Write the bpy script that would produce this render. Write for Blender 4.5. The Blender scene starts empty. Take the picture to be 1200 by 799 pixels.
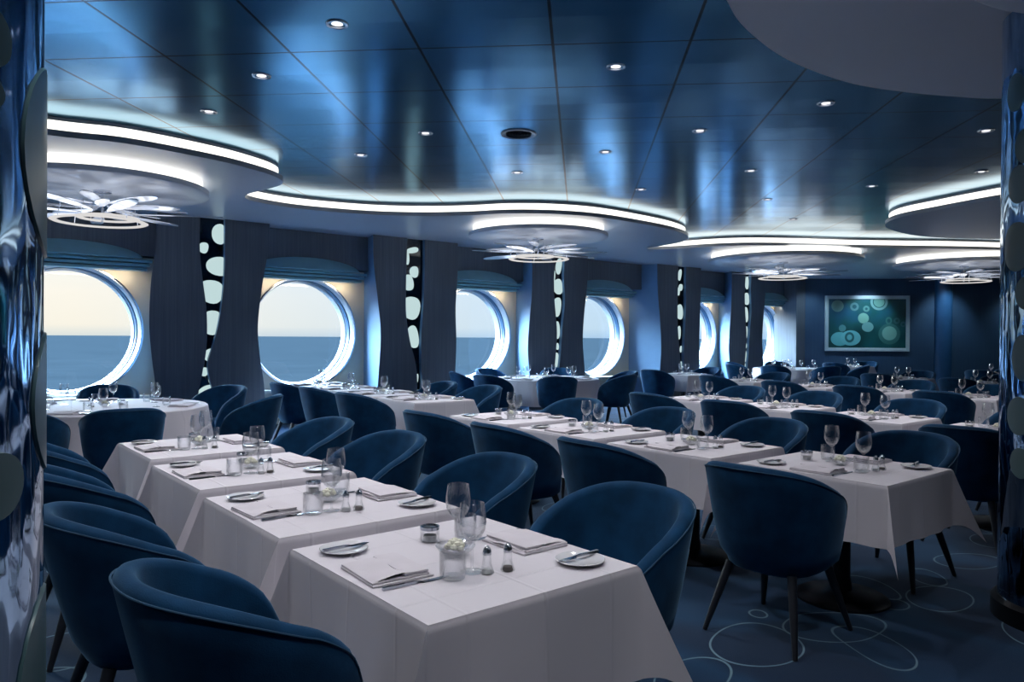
import bpy, bmesh, math, random
from mathutils import Vector, Matrix
from mathutils.geometry import tessellate_polygon
PI = math.pi
rnd = random.Random(7)
sc = bpy.context.scene
col = sc.collection

# ------------------------------------------------------------------ helpers
def new_mesh(name, bm, mat, sharp=0.6):
    bm.normal_update()
    for f in bm.faces: f.smooth = True
    for e in bm.edges:
        if len(e.link_faces) == 2 and e.calc_face_angle(0) > sharp: e.smooth = False
    me = bpy.data.meshes.new(name)
    bm.to_mesh(me); bm.free()
    for m in (mat if isinstance(mat, (list, tuple)) else [mat]): me.materials.append(m)
    return me
def obj(name, bm, mat, parent=None, loc=None, rz=0, sharp=0.6):
    o = bpy.data.objects.new(name, new_mesh(name, bm, mat, sharp)); col.objects.link(o)
    if parent is not None: o.parent = parent
    if loc: o.location = loc
    if rz: o.rotation_euler.z = rz
    return o
def tag(o, label, cat, group=None, kind=None):
    o['label'] = label; o['category'] = cat
    if group: o['group'] = group
    if kind: o['kind'] = kind
    return o
def thing(name, label, cat, loc=(0, 0, 0), rz=0, group=None):
    o = bpy.data.objects.new(name, None); o.empty_display_size = .1; col.objects.link(o)
    o.location = loc; o.rotation_euler.z = rz
    return tag(o, label, cat, group)
def struct(name, bm, mat, parent=None, **k):
    o = obj(name, bm, mat, parent, **k)
    if parent is None: o['kind'] = 'structure'
    return o
def copy_tree(o, parent=None):
    c = o.copy(); col.objects.link(c)
    if parent is not None: c.parent = parent
    for ch in list(o.children): copy_tree(ch, c)
    return c
def dup(src, loc, rz, label, group=None):
    c = copy_tree(src); c.location = loc; c.rotation_euler.z = rz; c['label'] = label
    if group: c['group'] = group
    return c
def BM(): return bmesh.new()
def box(bm, c, s, bevel=0, rz=0):
    r = bmesh.ops.create_cube(bm, size=1)
    vs = r['verts']
    bmesh.ops.scale(bm, vec=s, verts=vs)
    if bevel:
        es = list({e for v in vs for e in v.link_edges})
        g = bmesh.ops.bevel(bm, geom=es, offset=bevel, segments=2, affect='EDGES', profile=.6)
        vs = list({v for f in g['faces'] for v in f.verts} | {v for v in vs if v.is_valid})
    if rz: bmesh.ops.rotate(bm, verts=vs, matrix=Matrix.Rotation(rz, 3, 'Z'))
    bmesh.ops.translate(bm, vec=c, verts=vs)
def lathe(bm, prof, n=24, c=(0, 0, 0), closed=False):
    rings = []
    for r, z in prof:
        if r < 1e-6: rings.append([bm.verts.new((c[0], c[1], c[2] + z))])
        else: rings.append([bm.verts.new((c[0] + r * math.cos(2 * PI * i / n), c[1] + r * math.sin(2 * PI * i / n), c[2] + z)) for i in range(n)])
    prs = list(zip(rings, rings[1:]))
    if closed: prs.append((rings[-1], rings[0]))
    for a, b in prs:
        for i in range(n):
            j = (i + 1) % n
            if len(a) == 1 and len(b) == 1: continue
            if len(a) == 1: bm.faces.new((a[0], b[j], b[i]))
            elif len(b) == 1: bm.faces.new((a[i], a[j], b[0]))
            else: bm.faces.new((a[i], a[j], b[j], b[i]))
def tube(bm, pts, rad, n=8, cap=True, closed=False):
    pts = [Vector(p) for p in pts]; rings = []
    N = len(pts)
    for k, p in enumerate(pts):
        if closed: t = pts[(k + 1) % N] - pts[k - 1]
        else: t = (pts[min(k + 1, N - 1)] - pts[max(k - 1, 0)])
        t.normalize()
        a = Vector((0, 0, 1)) if abs(t.z) < .95 else Vector((1, 0, 0))
        u = t.cross(a).normalized(); v = t.cross(u).normalized()
        r = rad[k] if isinstance(rad, (list, tuple)) else rad
        rings.append([bm.verts.new(p + (u * math.cos(2 * PI * i / n) + v * math.sin(2 * PI * i / n)) * r) for i in range(n)])
    prs = list(zip(rings, rings[1:]))
    if closed: prs.append((rings[-1], rings[0]))
    for a, b in prs:
        for i in range(n): bm.faces.new((a[i], a[(i + 1) % n], b[(i + 1) % n], b[i]))
    if cap and not closed:
        bm.faces.new(rings[0][::-1]); bm.faces.new(rings[-1])
def grid(bm, f, nu, nv, wrap=False):
    V = [[bm.verts.new(f(i / nu, j / nv)) for j in range(nv + 1)] for i in range(nu + (0 if wrap else 1))]
    for i in range(nu):
        for j in range(nv):
            a, b = V[i], V[(i + 1) % len(V)]
            bm.faces.new((a[j], b[j], b[j + 1], a[j + 1]))
    return V
def prism(bm, poly, z0, z1):
    """closed slab from a 2-D outline"""
    lo = [bm.verts.new((x, y, z0)) for x, y in poly]; hi = [bm.verts.new((x, y, z1)) for x, y in poly]
    n = len(poly)
    for i in range(n):
        j = (i + 1) % n; bm.faces.new((lo[i], lo[j], hi[j], hi[i]))
    for t in tessellate_polygon([[Vector((x, y, 0)) for x, y in poly]]):
        a, b, c = t
        try:
            bm.faces.new((lo[a], lo[b], lo[c])); bm.faces.new((hi[c], hi[b], hi[a]))
        except ValueError: pass
    bmesh.ops.recalc_face_normals(bm, faces=bm.faces)
def spline(pts, n=6, closed=False):
    out = []; N = len(pts)
    for i in range(N if closed else N - 1):
        p0 = pts[i - 1] if (closed or i > 0) else pts[i]; p1 = pts[i]
        p2 = pts[(i + 1) % N]; p3 = pts[(i + 2) % N] if (closed or i + 2 < N) else p2
        for k in range(n):
            t = k / n
            out.append(tuple(.5 * ((2 * b) + (-a + c) * t + (2 * a - 5 * b + 4 * c - d) * t * t + (-a + 3 * b - 3 * c + d) * t ** 3)
                             for a, b, c, d in zip(p0, p1, p2, p3)))
    if not closed: out.append(tuple(pts[-1]))
    return out

# ------------------------------------------------------------------ materials
def srgb(r, g, b):
    f = lambda c: (c / 255 / 12.92) if c / 255 <= .04045 else ((c / 255 + .055) / 1.055) ** 2.4
    return (f(r), f(g), f(b), 1)
class Mat:
    def __init__(s, name):
        s.m = bpy.data.materials.new(name); s.m.use_nodes = True
        s.t = s.m.node_tree; s.n = s.t.nodes; s.l = s.t.links
        s.b = s.n['Principled BSDF']; s.out = s.n['Material Output']
    def add(s, ty, **k):
        nd = s.n.new(ty)
        for a, v in k.items(): setattr(nd, a, v)
        return nd
    def link(s, a, b): s.l.new(a, b)
    def noise(s, scale, detail=2, vec=None, coord='Object', stretch=None, rough=.5):
        tc = s.add('ShaderNodeTexCoord'); mp = s.add('ShaderNodeMapping')
        if stretch: mp.inputs['Scale'].default_value = stretch
        s.link(tc.outputs[coord], mp.inputs[0])
        nz = s.add('ShaderNodeTexNoise'); nz.inputs['Scale'].default_value = scale; nz.inputs['Detail'].default_value = detail
        nz.inputs['Roughness'].default_value = rough
        s.link(mp.outputs[0], nz.inputs['Vector']); return nz
    def ramp(s, src, stops):
        r = s.add('ShaderNodeValToRGB'); e = r.color_ramp.elements
        e[0].position, e[0].color = stops[0]; e[1].position, e[1].color = stops[-1]
        for p, c in stops[1:-1]:
            q = e.new(p); q.color = c
        s.link(src, r.inputs[0]); return r
    def bump(s, src, strength=.2, dist=.01):
        b = s.add('ShaderNodeBump'); b.inputs['Strength'].default_value = strength; b.inputs['Distance'].default_value = dist
        s.link(src, b.inputs['Height']); s.link(b.outputs[0], s.b.inputs['Normal']); return b
def pr(name, color, rough=.5, metal=0, var=.12, nscale=6, bump=0, bscale=60, spec=.5, sheen=0, sheen_tint=None, coat=0):
    m = Mat(name); nz = m.noise(nscale, 3)
    c = color; lo = tuple(v * (1 - var) for v in c[:3]) + (1,); hi = tuple(min(1, v * (1 + var)) for v in c[:3]) + (1,)
    r = m.ramp(nz.outputs[0], [(.3, lo), (.7, hi)]); m.link(r.outputs[0], m.b.inputs['Base Color'])
    m.b.inputs['Roughness'].default_value = rough; m.b.inputs['Metallic'].default_value = metal
    m.b.inputs['Specular IOR Level'].default_value = spec
    if sheen:
        m.b.inputs['Sheen Weight'].default_value = sheen; m.b.inputs['Sheen Roughness'].default_value = .35
        m.b.inputs['Sheen Tint'].default_value = sheen_tint or (1, 1, 1, 1)
    if coat: m.b.inputs['Coat Weight'].default_value = coat; m.b.inputs['Coat Roughness'].default_value = .05
    if bump: m.bump(m.noise(bscale, 2).outputs[0], bump, .004)
    return m.m
def emit(name, color, strength):
    m = Mat(name); m.n.remove(m.b)
    nz = m.noise(3, 1); r = m.ramp(nz.outputs[0], [(.2, tuple(v * .97 for v in color[:3]) + (1,)), (.8, color)])
    e = m.add('ShaderNodeEmission'); e.inputs[1].default_value = strength
    m.link(r.outputs[0], e.inputs[0]); m.link(e.outputs[0], m.out.inputs[0]); return m.m
def thin_glass(name, tint, edge=.5, base=.04, rough=.02, shine=(1, 1, 1, 1), edge_glint=0.0):
    m = Mat(name); m.n.remove(m.b)
    tr = m.add('ShaderNodeBsdfTransparent'); tr.inputs[0].default_value = tint
    g0 = m.add('ShaderNodeBsdfGlossy'); g0.inputs['Roughness'].default_value = rough; g0.inputs[0].default_value = shine
    df = m.add('ShaderNodeBsdfDiffuse'); df.inputs[0].default_value = (.9, .92, .95, 1)  # white diffuse mixed in for the lamp glints along glass edges
    gl = m.add('ShaderNodeMixShader'); gl.inputs[0].default_value = edge_glint; m.link(g0.outputs[0], gl.inputs[1]); m.link(df.outputs[0], gl.inputs[2])
    lw = m.add('ShaderNodeLayerWeight'); lw.inputs[0].default_value = .35
    mr = m.add('ShaderNodeMapRange'); mr.inputs[3].default_value = base; mr.inputs[4].default_value = edge
    m.link(lw.outputs['Facing'], mr.inputs[0])
    mx = m.add('ShaderNodeMixShader'); m.link(mr.outputs[0], mx.inputs[0]); m.link(tr.outputs[0], mx.inputs[1]); m.link(gl.outputs[0], mx.inputs[2])
    m.link(mx.outputs[0], m.out.inputs[0]); return m.m

M = {}
M['velvet'] = pr('blue_velvet', srgb(16, 60, 95), .8, var=.25, nscale=9, bump=.15, bscale=220, spec=.15, sheen=.6, sheen_tint=srgb(130, 175, 205))
M['piping'] = pr('blue_piping', srgb(16, 64, 96), .75, sheen=.5, sheen_tint=srgb(140, 200, 240), bump=.1)
M['leg'] = pr('dark_stained_wood', srgb(30, 34, 42), .4, nscale=20, bump=.05)
M['cloth'] = pr('white_tablecloth_linen', srgb(226, 222, 229), .85, var=.02, nscale=3, bump=.12, bscale=300, spec=.2, sheen=.1)
M['napkin'] = pr('folded_napkin_linen', srgb(222, 217, 224), .9, var=.03, bump=.2, bscale=250, spec=.15)
M['china'] = pr('white_china', srgb(228, 228, 232), .12, var=.02, coat=.4)
M['steel'] = pr('polished_steel', srgb(170, 175, 185), .15, 1, var=.05)
M['chrome'] = pr('chrome', srgb(225, 230, 238), .22, 1, var=.04)
M['rose'] = pr('ivory_petals', srgb(232, 232, 214), .7, var=.05)
M['salt'] = pr('salt_grains', srgb(220, 222, 226), .8, var=.05)
M['pepper'] = pr('pepper_grains', srgb(110, 105, 104), .8, var=.3, nscale=300)
M['tabletop'] = pr('table_laminate', srgb(70, 66, 66), .5)
M['iron'] = pr('black_cast_iron', srgb(18, 20, 26), .4, .3)
M['wall'] = None
M['white_ceiling'] = pr('painted_soffit', srgb(226, 232, 242), .32, var=.02, nscale=1, spec=.7)
M['cream'] = pr('cream_wall_panel', srgb(212, 206, 190), .45, var=.04, nscale=2)
M['reveal'] = pr('daylit_blue_reveal', srgb(104, 142, 178), .5, var=.03)  # blue window light on the wing sides is put into this colour
M['teal'] = pr('teal_pelmet_paint', srgb(140, 184, 190), .35, var=.05, spec=.6)
M['groove'] = pr('blue_rubber_gasket', srgb(40, 72, 104), .4)
M['frame'] = pr('window_frame_metal', srgb(158, 172, 188), .3, .3, var=.04)
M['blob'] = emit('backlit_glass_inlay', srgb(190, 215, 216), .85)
M['slot'] = pr('black_mirror_panel', srgb(8, 30, 48), .08, .2, var=.3, nscale=4)
M['oval'] = pr('grey_green_glass_oval', srgb(80, 112, 118), .3, var=.08, nscale=3)
M['pilaster'] = pr('blue_pilaster_lacquer', srgb(50, 95, 135), .3, var=.05)
M['artframe'] = pr('silver_picture_frame', srgb(205, 224, 224), .4, .0, var=.05)
M['led'] = emit('cove_light_strip', (1.0, .965, .88, 1), 1.7)
M['lens'] = emit('downlight_lens', (.96, .95, 1.0, 1), 1.3)
M['vent'] = pr('dark_grille', srgb(16, 34, 52), .5)
M['glass'] = thin_glass('clear_glassware', (.985, .99, .995, 1), .75, .02, .05, edge_glint=.14)
M['pane'] = thin_glass('window_pane_glass', (.96, .98, .99, 1), .25, .01)
M['petal'] = pr('frosted_glass_paddle', srgb(214, 220, 232), .12, .35, var=.03)
M['bulb'] = emit('chandelier_ring_light', (1, .97, .95, 1), .6)

def creased_cloth():
    m = Mat('white_tablecloth_linen'); m.b.inputs['Base Color'].default_value = srgb(226, 222, 229); m.b.inputs['Roughness'].default_value = .85
    m.b.inputs['Specular IOR Level'].default_value = .2; m.b.inputs['Sheen Weight'].default_value = .1
    tc = m.add('ShaderNodeTexCoord'); sp = m.add('ShaderNodeSeparateXYZ'); m.link(tc.outputs['Object'], sp.inputs[0]); hs = []
    for ax in ('X', 'Y'):
        ad = m.add('ShaderNodeMath', operation='MULTIPLY_ADD'); ad.inputs[1].default_value = 1 / .27; ad.inputs[2].default_value = 50.5; m.link(sp.outputs[ax], ad.inputs[0])
        fr = m.add('ShaderNodeMath', operation='FRACT'); m.link(ad.outputs[0], fr.inputs[0])
        su = m.add('ShaderNodeMath', operation='SUBTRACT'); su.inputs[1].default_value = .5; m.link(fr.outputs[0], su.inputs[0])
        ab = m.add('ShaderNodeMath', operation='ABSOLUTE'); m.link(su.outputs[0], ab.inputs[0])
        mr = m.add('ShaderNodeMapRange', interpolation_type='SMOOTHSTEP'); mr.inputs[1].default_value = 0; mr.inputs[2].default_value = .035; mr.inputs[3].default_value = 1; mr.inputs[4].default_value = 0
        m.link(ab.outputs[0], mr.inputs[0]); hs.append(mr)
    a = m.add('ShaderNodeMath', operation='ADD'); m.link(hs[0].outputs[0], a.inputs[0]); m.link(hs[1].outputs[0], a.inputs[1])
    nz = m.noise(7, 3); b2 = m.add('ShaderNodeMath', operation='MULTIPLY_ADD'); b2.inputs[1].default_value = .8; m.link(nz.outputs[0], b2.inputs[0]); m.link(a.outputs[0], b2.inputs[2])
    m.bump(b2.outputs[0], .35, .006); return m.m
M['cloth'] = creased_cloth()
def wall_mat(name, c1, c2, rough=.55):
    m = Mat(name)
    a = m.noise(1, 4, stretch=(38, 38, .6), rough=.7); b = m.noise(.7, 1)
    mx = m.add('ShaderNodeMath', operation='MULTIPLY'); m.link(a.outputs[0], mx.inputs[0]); m.link(b.outputs[0], mx.inputs[1])
    r = m.ramp(mx.outputs[0], [(.12, c1), (.38, c2)]); m.link(r.outputs[0], m.b.inputs['Base Color'])
    m.b.inputs['Roughness'].default_value = rough; m.b.inputs['Specular IOR Level'].default_value = .35
    m.bump(a.outputs[0], .12, .004); return m.m
M['wall'] = wall_mat('navy_wood_veneer', srgb(80, 90, 100), srgb(108, 117, 126))
M['endwall'] = wall_mat('blue_wall_covering', srgb(52, 80, 106), srgb(62, 92, 118))

# glossy blue metal ceiling panels with dark joints, grid turned against the window wall
CA = math.radians(45.5)
def ceiling_mat():
    m = Mat('blue_metal_ceiling_panels')
    tc = m.add('ShaderNodeTexCoord'); mp = m.add('ShaderNodeMapping', vector_type='TEXTURE')
    mp.inputs['Location'].default_value = (3.27, 3.60, 0); mp.inputs['Rotation'].default_value = (0, 0, CA)
    mp.inputs['Scale'].default_value = (.835, .885, 1)
    m.link(tc.outputs['Object'], mp.inputs[0])
    sp = m.add('ShaderNodeSeparateXYZ'); m.link(mp.outputs[0], sp.inputs[0])
    outs = []
    for ax, w in (('X', .010), ('Y', .011)):
        ad = m.add('ShaderNodeMath', operation='ADD'); ad.inputs[1].default_value = 400.5; m.link(sp.outputs[ax], ad.inputs[0])
        fr = m.add('ShaderNodeMath', operation='FRACT'); m.link(ad.outputs[0], fr.inputs[0])
        su = m.add('ShaderNodeMath', operation='SUBTRACT'); su.inputs[1].default_value = .5; m.link(fr.outputs[0], su.inputs[0])
        ab = m.add('ShaderNodeMath', operation='ABSOLUTE'); m.link(su.outputs[0], ab.inputs[0])
        lt = m.add('ShaderNodeMath', operation='LESS_THAN'); lt.inputs[1].default_value = w; m.link(ab.outputs[0], lt.inputs[0]); outs.append(lt)
        if ax == 'X': hx = ab
    mxm = m.add('ShaderNodeMath', operation='MAXIMUM'); m.link(outs[0].outputs[0], mxm.inputs[0]); m.link(outs[1].outputs[0], mxm.inputs[1])
    mix = m.add('ShaderNodeMix', data_type='RGBA'); m.link(mxm.outputs[0], mix.inputs[0])
    nz = m.noise(1.2, 2); r = m.ramp(nz.outputs[0], [(.3, srgb(62, 134, 168)), (.7, srgb(72, 146, 180))])
    m.link(r.outputs[0], mix.inputs[6]); mix.inputs[7].default_value = srgb(6, 18, 34)
    m.link(mix.outputs[2], m.b.inputs['Base Color'])
    m.b.inputs['Metallic'].default_value = .9; m.b.inputs['Roughness'].default_value = .18
    # every panel bellies a little, so reflections break at the joints
    sq = m.add('ShaderNodeMath', operation='MULTIPLY'); m.link(hx.outputs[0], sq.inputs[0]); m.link(hx.outputs[0], sq.inputs[1])
    n2 = m.noise(2.2, 1); s2 = m.add('ShaderNodeMath', operation='MULTIPLY_ADD'); s2.inputs[1].default_value = .5
    m.link(n2.outputs[0], s2.inputs[0]); m.link(sq.outputs[0], s2.inputs[2])
    m.bump(s2.outputs[0], .25, .02); return m.m
M['ceiling'] = ceiling_mat()

# carpet: dark blue pile with softly lighter swathes and thin pale loops
def carpet_mat():
    m = Mat('blue_carpet_with_pale_loops'); P = 3.5
    tc = m.add('ShaderNodeTexCoord')
    wz = m.add('ShaderNodeTexNoise'); wz.inputs['Scale'].default_value = 1.3; wz.inputs['Detail'].default_value = 1
    m.link(tc.outputs['Object'], wz.inputs['Vector'])
    wob = m.add('ShaderNodeVectorMath', operation='MULTIPLY_ADD'); wob.inputs[1].default_value = (.16, .16, 0)
    m.link(wz.outputs['Color'], wob.inputs[0]); m.link(tc.outputs['Object'], wob.inputs[2])
    E = [(3.24, 2.11, .30, .19, .35), (3.76, 1.97, .29, .17, -.25), (3.67, 1.75, .24, .14, .9), (4.35, 1.93, .09, .07, 0), (4.53, 2.14, .21, .11, 1.1),
         (4.65, 1.82, .23, .15, .2), (5.00, 2.02, .17, .1, .6), (5.57, 1.97, .24, .15, -.4), (4.47, 1.32, .2, .11, .5), (2.72, 2.05, .22, .15, .3),
         (3.63, 2.3, .05, .05, 0), (2.4, 3.2, .25, .16, .8), (4.9, 3.4, .3, .2, -.6), (5.6, 4.2, .2, .12, .2), (.65 + P, 4.05, .2, .2, 0), (.5 + P, 3.75, .17, .17, 0)]
    prev = None
    for x, y, a, b, r in E:
        s1 = m.add('ShaderNodeVectorMath', operation='SUBTRACT'); s1.inputs[1].default_value = (x, y, 0); m.link(wob.outputs[0], s1.inputs[0])
        wr = m.add('ShaderNodeVectorMath', operation='WRAP'); wr.inputs[1].default_value = (P / 2, P / 2, 50); wr.inputs[2].default_value = (-P / 2, -P / 2, -50)
        m.link(s1.outputs[0], wr.inputs[0])
        mp = m.add('ShaderNodeMapping', vector_type='TEXTURE'); mp.inputs['Rotation'].default_value = (0, 0, r); mp.inputs['Scale'].default_value = (a, b, 1)
        m.link(wr.outputs[0], mp.inputs[0])
        ln = m.add('ShaderNodeVectorMath', operation='LENGTH'); m.link(mp.outputs[0], ln.inputs[0])
        su = m.add('ShaderNodeMath', operation='SUBTRACT'); su.inputs[1].default_value = 1; m.link(ln.outputs['Value'], su.inputs[0])
        ab = m.add('ShaderNodeMath', operation='ABSOLUTE'); m.link(su.outputs[0], ab.inputs[0])
        mu = m.add('ShaderNodeMath', operation='MULTIPLY'); mu.inputs[1].default_value = (a + b) / 2; m.link(ab.outputs[0], mu.inputs[0])
        if prev is None: prev = mu
        else:
            mi = m.add('ShaderNodeMath', operation='MINIMUM'); m.link(prev.outputs[0], mi.inputs[0]); m.link(mu.outputs[0], mi.inputs[1]); prev = mi
    lt = m.add('ShaderNodeMapRange', interpolation_type='SMOOTHSTEP'); lt.inputs[1].default_value = .003; lt.inputs[2].default_value = .008
    lt.inputs[3].default_value = 1; lt.inputs[4].default_value = 0; m.link(prev.outputs[0], lt.inputs[0])
    sw = m.noise(.9, 1); r1 = m.ramp(sw.outputs[0], [(.42, srgb(8, 48, 82)), (.5, srgb(18, 70, 108)), (.62, srgb(10, 52, 88))])
    pile = m.noise(260, 2); mul = m.add('ShaderNodeMix', data_type='RGBA', blend_type='MULTIPLY'); mul.inputs[0].default_value = .5
    m.link(r1.outputs[0], mul.inputs[6]); m.link(pile.outputs[0], mul.inputs[7])
    mix = m.add('ShaderNodeMix', data_type='RGBA'); m.link(lt.outputs[0], mix.inputs[0]); m.link(mul.outputs[2], mix.inputs[6]); mix.inputs[7].default_value = srgb(104, 136, 152)
    m.link(mix.outputs[2], m.b.inputs['Base Color']); m.b.inputs['Roughness'].default_value = .95; m.b.inputs['Specular IOR Level'].default_value = .1
    m.b.inputs['Sheen Weight'].default_value = .2
    m.bump(pile.outputs[0], .4, .004); return m.m
M['carpet'] = carpet_mat()

def mirror_mat():
    m = Mat('rippled_mirror_glass')
    nz = m.noise(1, 3, stretch=(14, 14, 2.2)); r = m.ramp(nz.outputs[0], [(.25, srgb(60, 96, 130)), (.55, srgb(132, 160, 190)), (.75, srgb(40, 70, 100))])
    m.link(r.outputs[0], m.b.inputs['Base Color']); m.b.inputs['Metallic'].default_value = 1; m.b.inputs['Roughness'].default_value = .05
    m.bump(m.noise(1, 2, stretch=(9, 9, 3.5)).outputs[0], .35, .02); return m.m
M['mirror'] = mirror_mat()

def sea_mat():
    m = Mat('open_sea_water')
    nz = m.noise(.02, 6, stretch=(1, 2.5, 1), rough=.7); r = m.ramp(nz.outputs[0], [(.3, (.0042, .0058, .0068, 1)), (.7, (.0060, .0080, .0092, 1))])
    m.link(r.outputs[0], m.b.inputs['Base Color']); m.b.inputs['Roughness'].default_value = .8; m.b.inputs['Specular IOR Level'].default_value = .0
    m.bump(m.noise(.15, 5, rough=.7).outputs[0], .5, 1.0); return m.m
M['sea'] = sea_mat()

# ------------------------------------------------------------------ world: hazy evening sky, cream at the horizon, blue overhead
w = bpy.data.worlds.new('hazy_sky'); sc.world = w; w.use_nodes = True
nt = w.node_tree; nt.nodes.clear()
tc = nt.nodes.new('ShaderNodeTexCoord'); sp = nt.nodes.new('ShaderNodeSeparateXYZ'); nt.links.new(tc.outputs['Generated'], sp.inputs[0])
rp = nt.nodes.new('ShaderNodeValToRGB'); e = rp.color_ramp.elements
e[0].position = 0; e[0].color = (.60, .66, .66, 1); e[1].position = 1; e[1].color = (.30, .48, .70, 1)
for p, c in ((.012, (.78, .775, .70, 1)), (.05, (.80, .80, .74, 1)), (.11, (.72, .80, .82, 1)), (.22, (.50, .68, .85, 1)), (.5, (.38, .57, .78, 1))):
    q = e.new(p); q.color = c
nt.links.new(sp.outputs['Z'], rp.inputs[0])
# away from the low sun (towards +X) the haze turns from cream to grey-blue
rp2 = nt.nodes.new('ShaderNodeValToRGB'); e2 = rp2.color_ramp.elements
e2[0].position = .15; e2[0].color = (1.06, 1.0, .95, 1); e2[1].position = .75; e2[1].color = (.62, .84, 1.14, 1)
nt.links.new(sp.outputs['X'], rp2.inputs[0])
mxw = nt.nodes.new('ShaderNodeMix'); mxw.data_type = 'RGBA'; mxw.blend_type = 'MULTIPLY'; mxw.inputs[0].default_value = 1
nt.links.new(rp.outputs[0], mxw.inputs[6]); nt.links.new(rp2.outputs[0], mxw.inputs[7])
st = nt.nodes.new('ShaderNodeMapRange'); st.inputs[1].default_value = .10; st.inputs[2].default_value = .24; st.inputs[3].default_value = 1.0; st.inputs[4].default_value = 66.0
nt.links.new(sp.outputs['Z'], st.inputs[0])
bg = nt.nodes.new('ShaderNodeBackground'); nt.links.new(mxw.outputs[2], bg.inputs[0]); nt.links.new(st.outputs[0], bg.inputs[1])
wo = nt.nodes.new('ShaderNodeOutputWorld'); nt.links.new(bg.outputs[0], wo.inputs[0])

# ------------------------------------------------------------------ room shell
YW, YP = 12.0, 11.3          # window wall, front of the piers
ZC, ZS = 3.38, 3.20          # blue ceiling, underside of white soffits
P0 = Vector((20.2, 11.3)); EB = Vector((math.sin(CA), -math.cos(CA))); EN = Vector((-math.cos(CA), -math.sin(CA)))
X0, Y0 = -4.0, -6.0
eend = P0 + EB * ((P0.y - Y0) / math.cos(CA))
room = [(X0, Y0), (eend.x, Y0), (P0.x, P0.y), (P0.x + .7, P0.y), (P0.x + .7, YW + .4), (X0, YW + .4)]
bm = BM(); prism(bm, room, -.12, 0); struct('floor', bm, M['carpet'])
bm = BM(); prism(bm, room, ZC, ZC + .15); struct('ceiling', bm, M['ceiling'])
bm = BM(); box(bm, (X0 - .1, (Y0 + YW) / 2 + .1, 1.7), (.2, YW - Y0 + .8, 3.6)); struct('wall_left', bm, M['wall'])
bm = BM(); box(bm, ((X0 + eend.x) / 2, Y0 - .1, 1.7), (eend.x - X0 + .4, .2, 3.6)); struct('wall_back', bm, M['wall'])
def quad_wall(bm, a, b, z0, z1, th, n):
    prism(bm, [tuple(a), tuple(b), tuple(Vector(b) - Vector(n) * th), tuple(Vector(a) - Vector(n) * th)], z0, z1)
bm = BM(); quad_wall(bm, P0 - EB * .02, eend + EB * .3, -.1, 3.5, .2, EN); struct('wall_end', bm, M['endwall'])

# window wall with round openings
WC = [-1.75, 1.78, 5.24, 8.78, 12.28, 15.90, 19.09]
ZW, RW = 1.525, .915
def round_hole_wall(bm, xs, x_lo, x_hi, z0, z1, y0, y1, R):
    n = 48
    edges = [x_lo] + [(a + b) / 2 for a, b in zip(xs, xs[1:])] + [x_hi]
    for k, xc in enumerate(xs):
        a, b = edges[k], edges[k + 1]
        rim_f, rim_b, out_f, out_b = [], [], [], []
        for i in range(n):
            t = 2 * PI * i / n; c, s = math.cos(t), math.sin(t)
            rim_f.append(bm.verts.new((xc + R * c, y0, ZW + R * s))); rim_b.append(bm.verts.new((xc + R * c, y1, ZW + R * s)))
            kx = ((b - xc) if c > 0 else (xc - a)) / max(abs(c), 1e-6); kz = ((z1 - ZW) if s > 0 else (ZW - z0)) / max(abs(s), 1e-6); q = min(kx, kz)
            out_f.append(bm.verts.new((xc + q * c, y0, ZW + q * s))); out_b.append(bm.verts.new((xc + q * c, y1, ZW + q * s)))
        for i in range(n):
            j = (i + 1) % n
            bm.faces.new((rim_f[i], rim_f[j], out_f[j], out_f[i])); bm.faces.new((rim_b[j], rim_b[i], out_b[i], out_b[j]))
            bm.faces.new((rim_f[j], rim_f[i], rim_b[i], rim_b[j]))
        for (x, z) in ((a, z0), (a, z1), (b, z0), (b, z1)):      # corner fillers
            near = sorted(range(n), key=lambda i: (out_f[i].co.x - x) ** 2 + (out_f[i].co.z - z) ** 2)[:2]
            for L, y in ((out_f, y0), (out_b, y1)):
                v = bm.verts.new((x, y, z)); bm.faces.new((L[near[0]], L[near[1]], v))
bm = BM(); round_hole_wall(bm, WC, X0 - .1, P0.x + .7, -.1, 3.5, YW, YW + .12, RW)
bmesh.ops.recalc_face_normals(bm, faces=bm.faces)
struct('wall_window', bm, M['cream'])

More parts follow.
